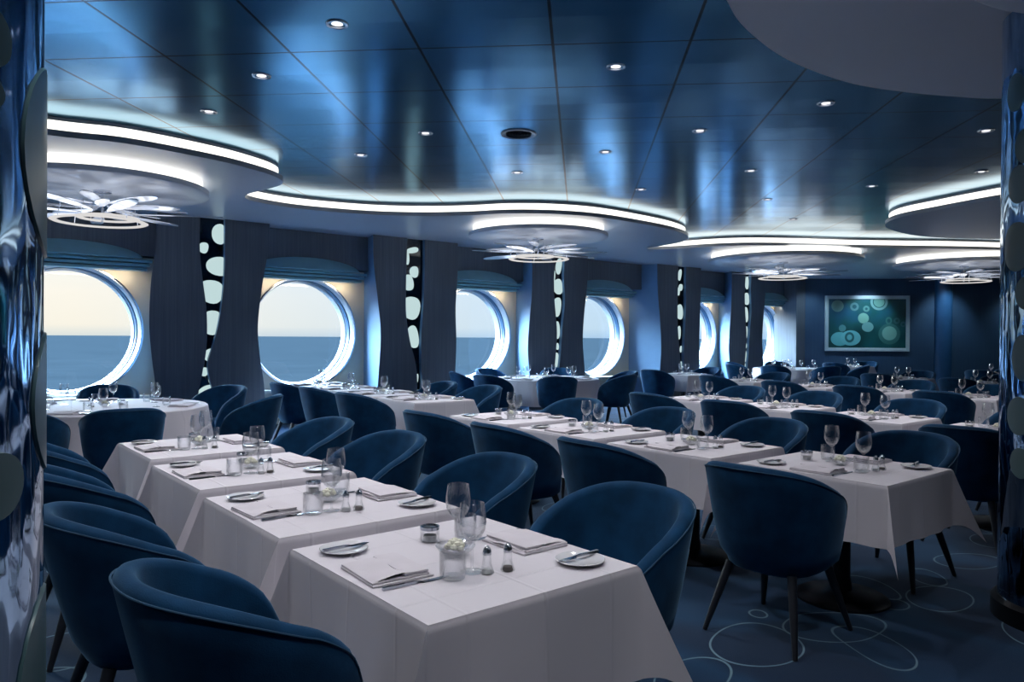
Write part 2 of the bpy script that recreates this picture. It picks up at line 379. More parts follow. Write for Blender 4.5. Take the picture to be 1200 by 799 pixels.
def ring_y(bm, xc, prof, n=64):
    """rings around the window axis (Y): prof = list of (radius, y)"""
    rings = [[bm.verts.new((xc + r * math.cos(2 * PI * i / n), y, ZW + r * math.sin(2 * PI * i / n))) for i in range(n)] for r, y in prof]
    for a, b in zip(rings, rings[1:] + rings[:1]):
        for i in range(n): bm.faces.new((a[i], a[(i + 1) % n], b[(i + 1) % n], b[i]))
    bmesh.ops.recalc_face_normals(bm, faces=bm.faces)
for k, xc in enumerate(WC):
    win = bpy.data.objects.new('window_%d' % (k + 1), None); col.objects.link(win); win.location = (0, 0, 0); win['kind'] = 'structure'
    bm = BM(); ring_y(bm, xc, [(.955, YW), (.945, YW - .045), (.915, YW - .055), (.90, YW - .02), (.895, YW + .02), (.89, YW + .36), (.912, YW + .37), (.912, YW + .01)])
    obj('window_frame', bm, M['frame'], win)
    bm = BM(); ring_y(bm, xc, [(.895, YW + .22), (.872, YW + .22), (.865, YW + .25), (.865, YW + .36), (.895, YW + .37)]); obj('inner_ring', bm, M['frame'], win)
    bm = BM(); ring_y(bm, xc, [(.902, YW + .07), (.880, YW + .08), (.880, YW + .17), (.902, YW + .18)]); obj('gasket', bm, M['groove'], win)
    bm = BM(); ring_y(bm, xc, [(.957, YW - .005), (.948, YW - .05), (.925, YW - .052), (.925, YW - .005)]); obj('flange', bm, M['chrome'], win)
    bm = BM()
    c1 = [bm.verts.new((xc + .875 * math.cos(2 * PI * i / 48), YW + .31, ZW + .875 * math.sin(2 * PI * i / 48))) for i in range(48)]; bm.faces.new(c1)
    obj('pane', bm, M['pane'], win)
    # header over the alcove, with the bowed teal pelmet and its two rails
    bm = BM(); zb = 2.61
    def headf(u, v, xc=xc): return (xc - 1.35 + 2.45 * u, 0, 0)
    box(bm, (xc, YW - .16, (zb + 3.3) / 2), (2.6, .30, 3.3 - zb)); obj('header', bm, M['wall'], win)
    bm = BM(); n = 24
    for t0 in (0,):
        prev = None
        for i in range(n + 1):
            a = PI * i / n; x = xc - .05 + .93 * math.cos(a); top = zb - .06 + .22 * math.sin(a); dy = .22 * math.sin(a)
            cur = [bm.verts.new((x, YW - .31, top + .0)), bm.verts.new((x, YW - .32 - dy, zb - .05)), bm.verts.new((x, YW - .31, zb - .05))]
            if prev:
                for p in range(3):
                    q = (p + 1) % 3; bm.faces.new((prev[p], prev[q], cur[q], cur[p]))
            prev = cur
    bmesh.ops.remove_doubles(bm, verts=bm.verts, dist=.0005); bmesh.ops.recalc_face_normals(bm, faces=bm.faces)
    obj('pelmet', bm, M['teal'], win)
    bm = BM()
    for q in range(3): box(bm, (xc - .02, YW - .2 + .02 * q, zb - .08 - .055 * q), (2.02 - .05 * q, .34 - .06 * q, .038), .006)
    obj('pelmet_rail', bm, M['teal'], win)
    bm = BM(); box(bm, (xc, YW - .15, .56), (2.3, .3, .05), .01); obj('window_sill', bm, M['cream'], win)
    # lamp in the alcove head, washing the cream wall
    ad = bpy.data.lights.new('alcove_lamp', 'AREA'); ad.shape = 'RECTANGLE'; ad.size = 1.6; ad.size_y = .05; ad.energy = 5; ad.color = (1, .82, .6)
    ao = bpy.data.objects.new('alcove_lamp', ad); col.objects.link(ao); ao.location = (xc, YW - .22, zb - .235); ao.rotation_euler = (math.radians(35), 0, 0)
    # daylight portal (guides the sky light through this opening)
    ld = bpy.data.lights.new('window_portal', 'AREA'); ld.shape = 'SQUARE'; ld.size = 1.85; ld.cycles.is_portal = True
    lo = bpy.data.objects.new('window_portal', ld); col.objects.link(lo); lo.location = (xc, YW + .42, ZW); lo.rotation_euler = (-PI / 2, 0, 0)

# piers between the windows: two veneered wings with wavy sides, a black mirror slot with pale inlays between them
def wave(kn):
    """kn: list of (z, x) knots -> smooth list"""
    return spline(kn, 5)
ZT = 3.22
VAR = [
 dict(L=[(0, -.84), (.7, -.80), (1.1, -.84), (1.6, -.88), (2.2, -.86), (2.7, -.80), (ZT, -.78)],
      a=[(0, -.15), (.5, -.22), (.9, -.16), (1.3, -.10), (1.8, -.10), (2.3, -.16), (2.7, -.2), (ZT, -.2)],
      b=[(0, .18), (.35, .12), (.7, -.02), (1.05, -.08), (1.4, .02), (1.8, .10), (2.3, .15), (2.7, .16), (ZT, .16)],
      R=[(0, .80), (.7, .76), (1.1, .70), (1.6, .66), (2.2, .72), (2.7, .80), (ZT, .84)]),
 dict(L=[(0, -.78), (.8, -.72), (1.5, -.68), (2.1, -.74), (2.7, -.82), (ZT, -.84)],
      a=[(0, .02), (.6, .06), (1.0, .02), (1.4, -.10), (1.9, -.18), (2.5, -.18), (ZT, -.16)],
      b=[(0, .12), (.6, .16), (1.0, .14), (1.5, .14), (2.0, .18), (2.6, .20), (ZT, .20)],
      R=[(0, .84), (.8, .88), (1.4, .90), (2.0, .88), (2.6, .92), (ZT, .92)]),
 dict(L=[(0, -.80), (.6, -.78), (1.2, -.84), (1.8, -.80), (2.4, -.74), (ZT, -.74)],
      a=[(0, -.10), (.6, -.13), (1.1, -.08), (1.6, -.05), (2.2, -.12), (2.7, -.14), (ZT, -.1)],
      b=[(0, .04), (.6, .0), (1.1, .06), (1.6, .10), (2.2, .17), (2.7, .14), (ZT, .16)],
      R=[(0, .82), (.8, .76), (1.4, .70), (2.0, .74), (2.6, .82), (ZT, .84)]),
 dict(L=[(0, -.86), (.7, -.78), (1.3, -.74), (2.0, -.80), (2.6, -.88), (ZT, -.9)],
      a=[(0, .06), (.6, .03), (1.1, -.04), (1.7, -.12), (2.3, -.14), (ZT, -.12)],
      b=[(0, .14), (.6, .12), (1.2, .12), (1.8, .16), (2.4, .18), (ZT, .18)],
      R=[(0, .80), (.8, .74), (1.4, .72), (2.0, .74), (2.6, .76), (ZT, .76)]),
]
def strip_prism(bm, xl, xr, y0, y1, n=40, bl=None, br=None):
    L = spline(xl, 6); R = spline(xr, 6)
    def at(S, z):
        for p, q in zip(S, S[1:]):
            if p[0] <= z <= q[0] + 1e-6:
                t = (z - p[0]) / max(q[0] - p[0], 1e-6); return p[1] + (q[1] - p[1]) * t
        return S[-1][1]
    rows = []
    for i in range(n + 1):
        z = ZT * i / n; rows.append([(at(L, z), y0, z), (at(R, z), y0, z), (at(R, z) if br is None else br, y1, z), (at(L, z) if bl is None else bl, y1, z)])
    V = [[bm.verts.new(p) for p in r] for r in rows]
    for a, b in zip(V, V[1:]):
        for k in range(4):
            j = (k + 1) % 4; f = bm.faces.new((a[k], a[j], b[j], b[k]))
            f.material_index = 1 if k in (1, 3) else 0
    bm.faces.new(V[0][::-1]); bm.faces.new(V[-1])
    bmesh.ops.recalc_face_normals(bm, faces=bm.faces)
    return at
def blob_mesh(bm, cx, cz, rx, rz, y, rot=0, pw=2.3, xmin=-9, xmax=9, th=.012, n=22):
    f, b = [], []
    for i in range(n):
        t = 2 * PI * i / n; c, s = math.cos(t), math.sin(t)
        ex = math.copysign(abs(c) ** (2 / pw), c) * rx; ez = math.copysign(abs(s) ** (2 / pw), s) * rz * (1 + .18 * c)
        x = cx + ex * math.cos(rot) - ez * math.sin(rot); z = cz + ex * math.sin(rot) + ez * math.cos(rot)
        x = min(max(x, xmin), xmax); f.append(bm.verts.new((x, y - th, z))); b.append(bm.verts.new((x, y + .002, z)))
    bm.faces.new(f[::-1])
    for i in range(n): bm.faces.new((f[i], f[(i + 1) % n], b[(i + 1) % n], b[i]))
PX = [-.02, 3.53, 7.0, 10.48, 14.5, 17.3]
VI = [3, 0, 1, 2, 3, 2]
BLK = [-.60, -.62, -.63, -.57, -1.09, -.30]
BRK = [.66, .58, .65, .67, .27, .66]
BL = {0: [(.09, 2.98, .10, .15), (-.13, 2.76, .07, .08), (.08, 2.5, .17, .14), (-.03, 2.12, .19, .17), (-.02, 1.66, .15, .18), (.06, 1.42, .035, .05), (-.02, 1.17, .10, .10), (-.12, .93, .06, .065), (.0, .84, .05, .1), (-.05, .56, .17, .17)],
      1: [(-.02, 3.0, .13, .05), (-.13, 2.86, .05, .12), (.02, 2.62, .09, .10), (-.11, 2.42, .12, .14), (-.05, 1.98, .2, .2), (.0, 1.46, .12, .2), (.09, .72, .03, .08), (.08, .45, .04, .07)],
      2: [(.05, 2.95, .08, .17), (-.1, 2.72, .05, .13), (.03, 2.52, .13, .16), (.0, 2.1, .12, .2), (.0, 1.62, .09, .18), (.02, 1.28, .045, .07), (-.02, 1.0, .08, .15), (.0, .66, .08, .13)],
      3: [(.02, 3.0, .06, .14), (.06, 2.7, .07, .08), (-.02, 2.6, .05, .1), (.02, 2.1, .13, .18), (.0, 1.6, .07, .16), (.08, 1.2, .03, .08), (.1, .8, .025, .1)]}
for k, xc in enumerate(PX):
    v = VAR[VI[k]]
    p = bpy.data.objects.new('trim_%d' % (k + 1), None); col.objects.link(p); p.location = (xc, 0, 0); p['kind'] = 'structure'
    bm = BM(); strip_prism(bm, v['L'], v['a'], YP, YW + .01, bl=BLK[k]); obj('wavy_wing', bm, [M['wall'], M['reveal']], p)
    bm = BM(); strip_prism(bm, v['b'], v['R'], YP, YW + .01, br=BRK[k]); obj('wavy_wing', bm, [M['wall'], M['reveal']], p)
    bm = BM(); box(bm, (0, YP + .2, ZT / 2), (.62, .25, ZT - .002)); obj('mirror_slot', bm, M['slot'], p)
    La = dict(a=spline(v['a'], 6), b=spline(v['b'], 6))
    def xat(S, z):
        return min(S, key=lambda q: abs(q[0] - z))[1]
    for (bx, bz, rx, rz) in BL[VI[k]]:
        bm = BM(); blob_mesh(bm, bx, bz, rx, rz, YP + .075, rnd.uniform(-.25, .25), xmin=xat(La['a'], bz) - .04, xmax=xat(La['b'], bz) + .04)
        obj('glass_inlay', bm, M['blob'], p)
# solid wall where the window wall meets the end wall
bm = BM(); prism(bm, [(19.72, YP), (20.9, YP), (20.9, YW), (19.72, YW)], 0, 3.3); struct('wall_corner', bm, M['wall'])
bm = BM()
box(bm, ((X0 + PX[0] - .8) / 2 - .9, (YP + YW) / 2, ZT / 2), (.9, YW - YP, ZT)); struct('wall_stub', bm, M['wall'])

# ------------------------------------------------------------------ soffits with light strips
def inset_open(pts, d, z0, z1, inside):
    """strip standing d inside the open outline pts (side given by a point inside)"""
    bm = BM(); n = len(pts); V = []
    cx = Vector(inside)
    for i, p in enumerate(pts):
        a = Vector(pts[max(i - 1, 0)]); b = Vector(pts[min(i + 1, n - 1)]); t = (b - a).normalized(); nn = Vector((t.y, -t.x)) * SIDE[0]
        q = Vector(p) + nn * d; q2 = q + nn * .02
        V.append([bm.verts.new((q.x, q.y, z0)), bm.verts.new((q.x, q.y, z1)), bm.verts.new((q2.x, q2.y, z1)), bm.verts.new((q2.x, q2.y, z0))])
    for a, b in zip(V, V[1:]):
        for k in range(4): bm.faces.new((a[k], a[(k + 1) % 4], b[(k + 1) % 4], b[k]))
    bmesh.ops.recalc_face_normals(bm, faces=bm.faces)
    return bm
SIDE = [1]
def soffit(edge, close, side, name='ceiling_cove', led=True, z=ZS):
    e = spline(edge, 7)
    o = None
    bm = BM(); prism(bm, e + close, z, z + .055)
    # upstand set back from the edge, hidden behind the strip
    o = struct(name, bm, M['white_ceiling'])
    SIDE[0] = side
    if led:
        obj('light_strip', inset_open(e, .05, z + .05, z + .148, (0, 0)), M['led'], o); obj('upstand', inset_open(e, .05, z + .149, ZC - .002, (0, 0)), M['white_ceiling'], o)
    else: obj('upstand', inset_open(e, .05, z + .05, ZC - .002, (0, 0)), M['white_ceiling'], o)
    return o
wall_edge = [(-3.9, 9.2), (-3.2, 8.2), (-2, 7.75), (-.6, 7.7), (.95, 7.56), (1.56, 7.43), (2.36, 7.55), (2.85, 7.74), (3.17, 7.96), (3.33, 8.25), (3.3, 8.7), (3.25, 9.15), (3.42, 9.5),
             (4.02, 9.68), (4.73, 9.59), (5.29, 9.39), (5.79, 9.04), (6.21, 8.58), (6.53, 8.1), (7.02, 7.72), (7.68, 7.5), (8.62, 7.5), (9.58, 7.62), (10.32, 7.91),
             (10.8, 8.4), (11.0, 9.0), (11.12, 9.5), (11.4, 9.45), (11.62, 9.03), (11.76, 8.54), (12.1, 7.97), (12.82, 7.41), (13.88, 6.8), (14.72, 6.2), (15.8, 5.43), (17.2, 4.7), (18.8, 4.2), (20.5, 3.9), (23.5, 3.7), (27.0, 3.8)]
soffit(wall_edge, [(P0.x + 3.6, P0.y - 3.6), (P0.x - .02, P0.y), (P0.x - .05, YW - .01), (-3.9, YW - .01)], -1)
soffit([(14.5, -2.0), (12.5, -.8), (11.2, .6), (10.6, 1.9), (10.4, 2.7), (10.4, 3.21), (10.5, 3.6), (10.68, 4.09), (10.99, 4.77), (11.61, 5.2), (12.5, 5.35), (13.4, 5.25), (14.4, 4.7), (15.6, 3.6), (17.5, 2.8), (21, 2.3), (26, 2.2)],
       [(26, -2.0)], 1 * -1 if False else 1)
near = [(3.25, 2.26), (3.56, 2.38), (4.04, 2.48), (4.46, 2.5), (4.97, 2.45), (5.41, 2.3), (5.79, 2.11), (6.13, 1.87), (6.6, 1.2), (6.8, .2), (6.4, -1.1), (5.2, -1.9), (3.8, -1.7), (2.8, -.9), (2.4, .3), (2.5, 1.4), (2.85, 2.0)]
o = soffit(near + [near[0]], [], 1, led=False)

def ring_soffit(cx, cy, r, led=True, rz=.94):
    bm = BM(); lathe(bm, [(0, -.165), (r - .02, -.165), (r, -.155), (r, -.105), (r - .03, -.10), (0, -.10)], 72, (cx, cy, ZS))
    bmesh.ops.recalc_face_normals(bm, faces=bm.faces)
    o = struct('ceiling_disc', bm, M['white_ceiling'])
    bm = BM(); lathe(bm, [(r - .07, -.10), (r - .07, -.001), (r - .10, -.001), (r - .10, -.10)], 72, (cx, cy, ZS), closed=True)
    obj('light_strip', bm, M['led'] if led else M['white_ceiling'], o)
    return o
RINGS = [(1.66, 9.1, 1.08), (7.75, 8.85, 1.10), (13.9, 8.25, 1.5), (17.4, 6.15, 1.35)]
for r in RINGS: ring_soffit(*r)
ring_soffit(3.72, .28, 1.05, led=False)

# ------------------------------------------------------------------ downlights and ceiling vent
def to_ceiling(x, y): k = .9646; return (x * k, y * k)
def make_downlight(label):
    t = thing('downlight', label, 'ceiling light', (0, 0, 0), 0, 'downlights in the blue ceiling')
    bm = BM(); lathe(bm, [(.048, .012), (.05, -.006), (.066, -.008), (.07, -.002), (.07, .001), (.048, .012)], 24); obj('trim_ring', bm, M['chrome'], t)
    bm = BM(); lathe(bm, [(0, -.003), (.03, -.002), (.047, .004), (0, .004)], 20); obj('lens', bm, M['lens'], t)
    return t
DL = [((2.12, 4.37), 'round chrome downlight in the blue ceiling, largest and nearest at upper left'), ((2.1, 5.61), 'round downlight in the blue ceiling, second behind the nearest upper left one'),
      ((2.08, 6.81), 'small downlight just in front of the left glowing soffit edge'), ((3.92, 6.15), 'small downlight left of the dark round ceiling vent'),
      ((4.02, 3.74), 'bright downlight in the panel above the middle of the room, nearest right of centre'), ((5.87, 4.37), 'downlight above the middle row, left of the ceiling reflection pair'),
      ((5.99, 3.18), 'bright downlight just behind the large dark soffit at upper right'), ((5.78, 5.52), 'small downlight behind and right of the dark round ceiling vent'),
      ((7.73, 5.02), 'small downlight in the ceiling between the two glowing window reflections'), ((9.68, 4.51), 'tiny downlight before the rounded tip of the right soffit'),
      ((7.92, 2.62), 'downlight beside the top of the right mirrored column'), ((9.81, 3.29), 'downlight just above the right soffit light strip, near the mirrored column'),
      ((7.6, 6.6), 'tiny downlight behind the vent, close to the wavy light strip'), ((3.85, 7.35), 'tiny downlight between the left soffit tip and the vent'),
      ((5.7, 6.9), 'tiny downlight near the wavy light strip in the middle'), ((9.5, 5.9), 'tiny downlight deep in the ceiling above the far tables'),
      ((11.4, 6.6), 'tiny downlight at the far end of the blue ceiling'), ((.2, 3.1), None), ((.2, 5.0), None), ((.1, 1.0), None), ((2.0, .6), None), ((2.1, 2.7), None), ((-2, 3), None), ((8.2, .6), None), ((1.7, -2.5), None), ((6.0, -3.0), None), ((-1.8, 0), None), ((-2, 6), None), ((10, -2.5), None)]
dl0 = None
def on_end0(s, d): p = P0 + EB * s + EN * d; return (p.x, p.y)
def spot(x, y, z, p, ang=110):
    ld = bpy.data.lights.new('downlight_beam', 'SPOT'); ld.energy = p; ld.spot_size = math.radians(ang); ld.spot_blend = .6; ld.shadow_soft_size = .05; ld.color = (.96, .955, 1)
    lo = bpy.data.objects.new('downlight_beam', ld); col.objects.link(lo); lo.location = (x, y, z)
for (x, y), lab in DL:
    cx, cy = to_ceiling(x, y)
    if lab:
        if dl0 is None: dl0 = make_downlight(lab); d = dl0; d.location = (cx, cy, ZC)
        else: dup(dl0, (cx, cy, ZC), 0, lab)
    else:
        dup(dl0, (cx, cy, ZC), 0, 'round downlight in the blue ceiling outside the picture')
    spot(cx, cy, ZC - .02, 54)
for s_, pw in ((.1, 40), (1.71, 95), (3.82, 55), (5.8, 25)):
    q = on_end0(s_, 1.0); ld = bpy.data.lights.new('wall_washer', 'SPOT'); ld.energy = pw; ld.spot_size = math.radians(75); ld.spot_blend = .8; ld.shadow_soft_size = .1; ld.color = (.55, .78, 1.0)
    lo = bpy.data.objects.new('wall_washer', ld); col.objects.link(lo); lo.location = (q[0], q[1], 3.12)
    lo.rotation_euler = (Vector((-EN.x, -EN.y, -1.3))).to_track_quat('-Z', 'Y').to_euler()
t = thing('ceiling_vent', 'dark round ceiling vent between the light reflections', 'vent', (4.46, 5.38, ZC))
bm = BM(); lathe(bm, [(.12, .001), (.15, -.012), (.165, -.012), (.17, .001)], 32); obj('vent_rim', bm, M['frame'], t)
bm = BM()
for r in (.03, .06, .09, .12): lathe(bm, [(r - .012, -.002), (r - .002, -.014), (r, -.002)], 28)
lathe(bm, [(0, .0), (.14, .0)], 28); obj('grille', bm, M['vent'], t)

# ------------------------------------------------------------------ chandeliers: glass paddles and rings below the discs
def make_chandelier(label, loc, s=1.0):
    t = thing('chandelier', label, 'chandelier', loc, 0, 'chandeliers of flat glass paddles below the ceiling discs')
    bm = BM(); lathe(bm, [(0, 0), (.09, 0), (.09, -.02), (.012, -.03), (.012, -.34), (0, -.34)], 16); obj('stem', bm, M['chrome'], t)
    R = random.Random(3)
    n = 22
    for k in range(n):
        a = 2 * PI * k / n + R.uniform(-.1, .1); lay = k % 3
        r0 = .10 + .05 * lay; L = (.78, .60, .95)[lay] * R.uniform(.85, 1.1) * s; z = (-.15, -.2, -.245)[lay] + R.uniform(-.012, .012); wd = .08
        bm = BM(); top, bot = [], []
        m = 18
        for i in range(m):
            q = 2 * PI * i / m; u = .5 + .5 * math.cos(q); lw = wd * math.sin(q) * (.55 + .6 * u)
            top.append((r0 + L * u, lw, .004)); bot.append((r0 + L * u, lw, -.004))
        V1 = [bm.verts.new(p) for p in top]; V2 = [bm.verts.new(p) for p in bot]
        bm.faces.new(V1); bm.faces.new(V2[::-1])
        for i in range(m): bm.faces.new((V1[i], V2[i], V2[(i + 1) % m], V1[(i + 1) % m]))
        bmesh.ops.rotate(bm, verts=bm.verts, matrix=Matrix.Rotation(R.uniform(-.18, .18), 3, 'X'))
        bmesh.ops.rotate(bm, verts=bm.verts, matrix=Matrix.Rotation(a, 3, 'Z'))
        bmesh.ops.translate(bm, vec=(0, 0, z), verts=bm.verts)
        bmesh.ops.recalc_face_normals(bm, faces=bm.faces)
        obj('glass_paddle', bm, M['petal'], t)
    for (ri, z, off) in ((.30, -.29, (.05, 0)), (.46 * s, -.335, (-.02, .03))):
        bm = BM(); c = (off[0], off[1], z)
        lathe(bm, [(ri - .05, .008), (ri, .010), (ri + .02, 0), (ri, -.010), (ri - .05, -.008)], 40, c, closed=True); bmesh.ops.recalc_face_normals(bm, faces=bm.faces)
        obj('light_ring', bm, M['bulb'], t)
        for q in range(4):
            bm = BM(); a = q * PI / 2 + .4; tube(bm, [(off[0] + ri * math.cos(a), off[1] + ri * math.sin(a), z), (off[0] + ri * .9 * math.cos(a), off[1] + ri * .9 * math.sin(a), -.12)], .004, 6)
            obj('hanger_rod', bm, M['chrome'], t)
    return t
CH = [('glass paddle chandelier above the round table at the leftmost window', RINGS[0]), ('glass paddle chandelier hanging before the third window', RINGS[1]),
      ('glass paddle chandelier near the picture on the end wall', RINGS[2]), ('glass paddle chandelier farthest right, by the mirrored column', RINGS[3]),
      ('added glass paddle chandelier out of view, brightening the near right soffit from below', (3.35, -.45, 1.05))]  # last chandelier and its lamp are added, unseen, to brighten the near soffit
ch0 = None
for lab, (x, y, r) in CH:
    z = ZS - .165
    ld = bpy.data.lights.new('chandelier_bulb', 'AREA'); ld.shape = 'DISK'; ld.size = 1.5; ld.energy = 9; ld.color = (.93, .95, 1)
    lo = bpy.data.objects.new('chandelier_bulb', ld); col.objects.link(lo); lo.location = (x, y, z - .33); lo.rotation_euler = (PI, 0, 0)
    if ch0 is None: ch0 = make_chandelier(lab, (x, y, z))
    else: dup(ch0, (x, y, z), rnd.uniform(0, 3), lab)

# ------------------------------------------------------------------ mirrored columns
def make_column(name, label, loc, r, ovals, facing):
    t = thing(name, label, 'column', loc)
    bm = BM(); lathe(bm, [(0, .10), (r, .10), (r, ZS - .02), (0, ZS - .02)], 64); bmesh.ops.recalc_face_normals(bm, faces=bm.faces); obj('mirror_shaft', bm, M['mirror'], t)
    bm = BM(); lathe(bm, [(0, 0), (r + .03, 0), (r + .03, .09), (r + .01, .11), (0, .11)], 64); bmesh.ops.recalc_face_normals(bm, faces=bm.faces); obj('plinth', bm, M['iron'], t)
    for (a, z, ra, rz) in ovals:
        bm = BM(); n = 28
        cen = bm.verts.new(((r + .003) * math.cos(a), (r + .003) * math.sin(a), z)); rim, out = [], []
        for ring, k in ((0, .5), (1, .97)):
            pass
        rings = []
        for k, dr in ((.2, .003), (.35, .003), (.5, .003), (.65, .003), (.8, .003), (.9, .003), (.97, .003), (1.0, -.002)):
            rings.append([bm.verts.new(((r + dr) * math.cos(a + ra * k * math.cos(q)), (r + dr) * math.sin(a + ra * k * math.cos(q)), z + rz * k * math.sin(q))) for q in [2 * PI * i / n for i in range(n)]])
        for i in range(n): bm.faces.new((cen, rings[0][i], rings[0][(i + 1) % n]))
        for A, B in zip(rings, rings[1:]):
            for i in range(n): bm.faces.new((A[i], B[i], B[(i + 1) % n], A[(i + 1) % n]))
        obj('glass_oval', bm, M['oval'], t)
    return t
def px_ang(cx, cy, r, wx, wy): return math.atan2(wy - cy, wx - cx)
c1 = (-.194, 1.285); fa = math.atan2(-c1[1], -c1[0])
make_column('mirrored_column', 'rippled mirror column with grey-green ovals at the left edge, nearest', (c1[0], c1[1], 0), .35,
            [(fa + 1.30, 1.71, .39, .135), (fa + 1.35, 1.375, .34, .10), (fa + .76, 1.287, .17, .042), (fa + .73, 1.82, .11, .036), (fa + .70, 1.755, .10, .022), (fa + 1.22, 1.0, .34, .12), (fa + .3, 1.55, .2, .1), (fa - .3, 1.7, .2, .12), (fa + 2.1, 1.5, .3, .2), (fa + 1.5, 2.2, .3, .15), (fa + .9, 2.5, .2, .12), (fa + .2, .8, .25, .12), (fa + 1.9, .75, .3, .12)], fa)
c2 = (4.72, 1.12); fb = math.atan2(-c2[1], -c2[0])
R2 = random.Random(11); ov = []
for aa, zz, ra, rz in ((-.70, 2.46, .2, .09), (-.82, 2.27, .22, .10), (-.85, 1.95, .30, .13), (-.66, 1.71, .2, .09), (-.72, 1.38, .2, .12), (-.78, 1.08, .24, .10), (-.74, .84, .2, .08), (-.9, 2.75, .2, .1)): ov.append((fb + aa, zz, ra, rz))
for k in range(9):
    ov.append((fb + R2.uniform(.1, 2.5), .6 + .28 * k, R2.uniform(.15, .3), R2.uniform(.08, .13)))
make_column('mirrored_column', 'rippled mirror column with teal ovals at the right edge', (c2[0], c2[1], 0), .35, ov, fb)

# ------------------------------------------------------------------ picture and pilaster on the end wall
def on_end(s, z, d=0): p = P0 + EB * s + EN * d; return (p.x, p.y, z)
art = thing('framed_picture', 'wide silver-framed picture of pale bubbles on green-blue, on the end wall', 'picture', on_end(1.71, 1.92, .0), math.atan2(EB.y, EB.x))
AW, AH = 2.34, 1.60
def artmat():
    m = Mat('bubble_picture_canvas'); tc = m.add('ShaderNodeTexCoord')
    nz = m.noise(1.0, 2); r = m.ramp(nz.outputs[0], [(.35, srgb(38, 98, 124)), (.5, srgb(30, 92, 92)), (.65, srgb(20, 66, 66))])
    cur = r.outputs[0]
    for (x, z, a, b, c, fr) in [(-.82, .5, .17, .17, (120, 165, 150), .0), (-.35, .48, .12, .12, (95, 140, 140), .5), (-.02, .42, .09, .09, (100, 150, 140), .4), (.33, .62, .24, .24, (120, 165, 160), .72), (.33, .62, .15, .15, (110, 160, 145), 0),
                      (-.1, .15, .15, .15, (130, 185, 165), 0), (.02, -.1, .16, .14, (110, 165, 160), 0), (.62, -.3, .3, .3, (62, 118, 112), .0), (.62, -.28, .2, .2, (120, 175, 160), .0), (.6, .08, .09, .11, (70, 125, 118), .5), (.82, .08, .09, .09, (60, 105, 105), .4), (1.0, -.02, .08, .08, (60, 105, 110), .4),
                      (-.75, -.45, .25, .2, (105, 190, 190), 0), (-.45, -.42, .28, .22, (115, 195, 195), 0), (-.48, -.4, .13, .15, (50, 110, 110), .55), (-.68, -.14, .1, .1, (90, 150, 150), 0)]:
        mp = m.add('ShaderNodeMapping', vector_type='TEXTURE'); mp.inputs['Location'].default_value = (x, 0, z); mp.inputs['Scale'].default_value = (a, 100, b)
        m.link(tc.outputs['Object'], mp.inputs[0]); ln = m.add('ShaderNodeVectorMath', operation='LENGTH'); m.link(mp.outputs[0], ln.inputs[0])
        lt = m.add('ShaderNodeMath', operation='LESS_THAN'); lt.inputs[1].default_value = 1; m.link(ln.outputs['Value'], lt.inputs[0])
        gt = m.add('ShaderNodeMath', operation='GREATER_THAN'); gt.inputs[1].default_value = fr; m.link(ln.outputs['Value'], gt.inputs[0])
        mu = m.add('ShaderNodeMath', operation='MULTIPLY'); m.link(lt.outputs[0], mu.inputs[0]); m.link(gt.outputs[0], mu.inputs[1])
        mix = m.add('ShaderNodeMix', data_type='RGBA'); m.link(mu.outputs[0], mix.inputs[0]); m.link(cur, mix.inputs[6]); mix.inputs[7].default_value = srgb(*c); cur = mix.outputs[2]
    m.link(cur, m.b.inputs['Base Color']); m.b.inputs['Roughness'].default_value = .3; return m.m
bm = BM(); box(bm, (0, -.03, 0), (AW - .16, .03, AH - .16)); obj('canvas', bm, artmat(), art)
bm = BM()
for sx in (-1, 1): box(bm, (sx * (AW / 2 - .05), -.04, 0), (.10, .07, AH), .012)
for sz in (-1, 1): box(bm, (0, -.04, sz * (AH / 2 - .05)), (AW - .19, .07, .10), .012)
obj('picture_frame', bm, M['artframe'], art)
bm = BM(); grid(bm, lambda u, v: (on_end(3.82 - .24 * math.cos(PI * u), 3.2 * v, .18 * math.sin(PI * u))), 16, 1)
bmesh.ops.recalc_face_normals(bm, faces=bm.faces); struct('trim_7', bm, M['pilaster'])

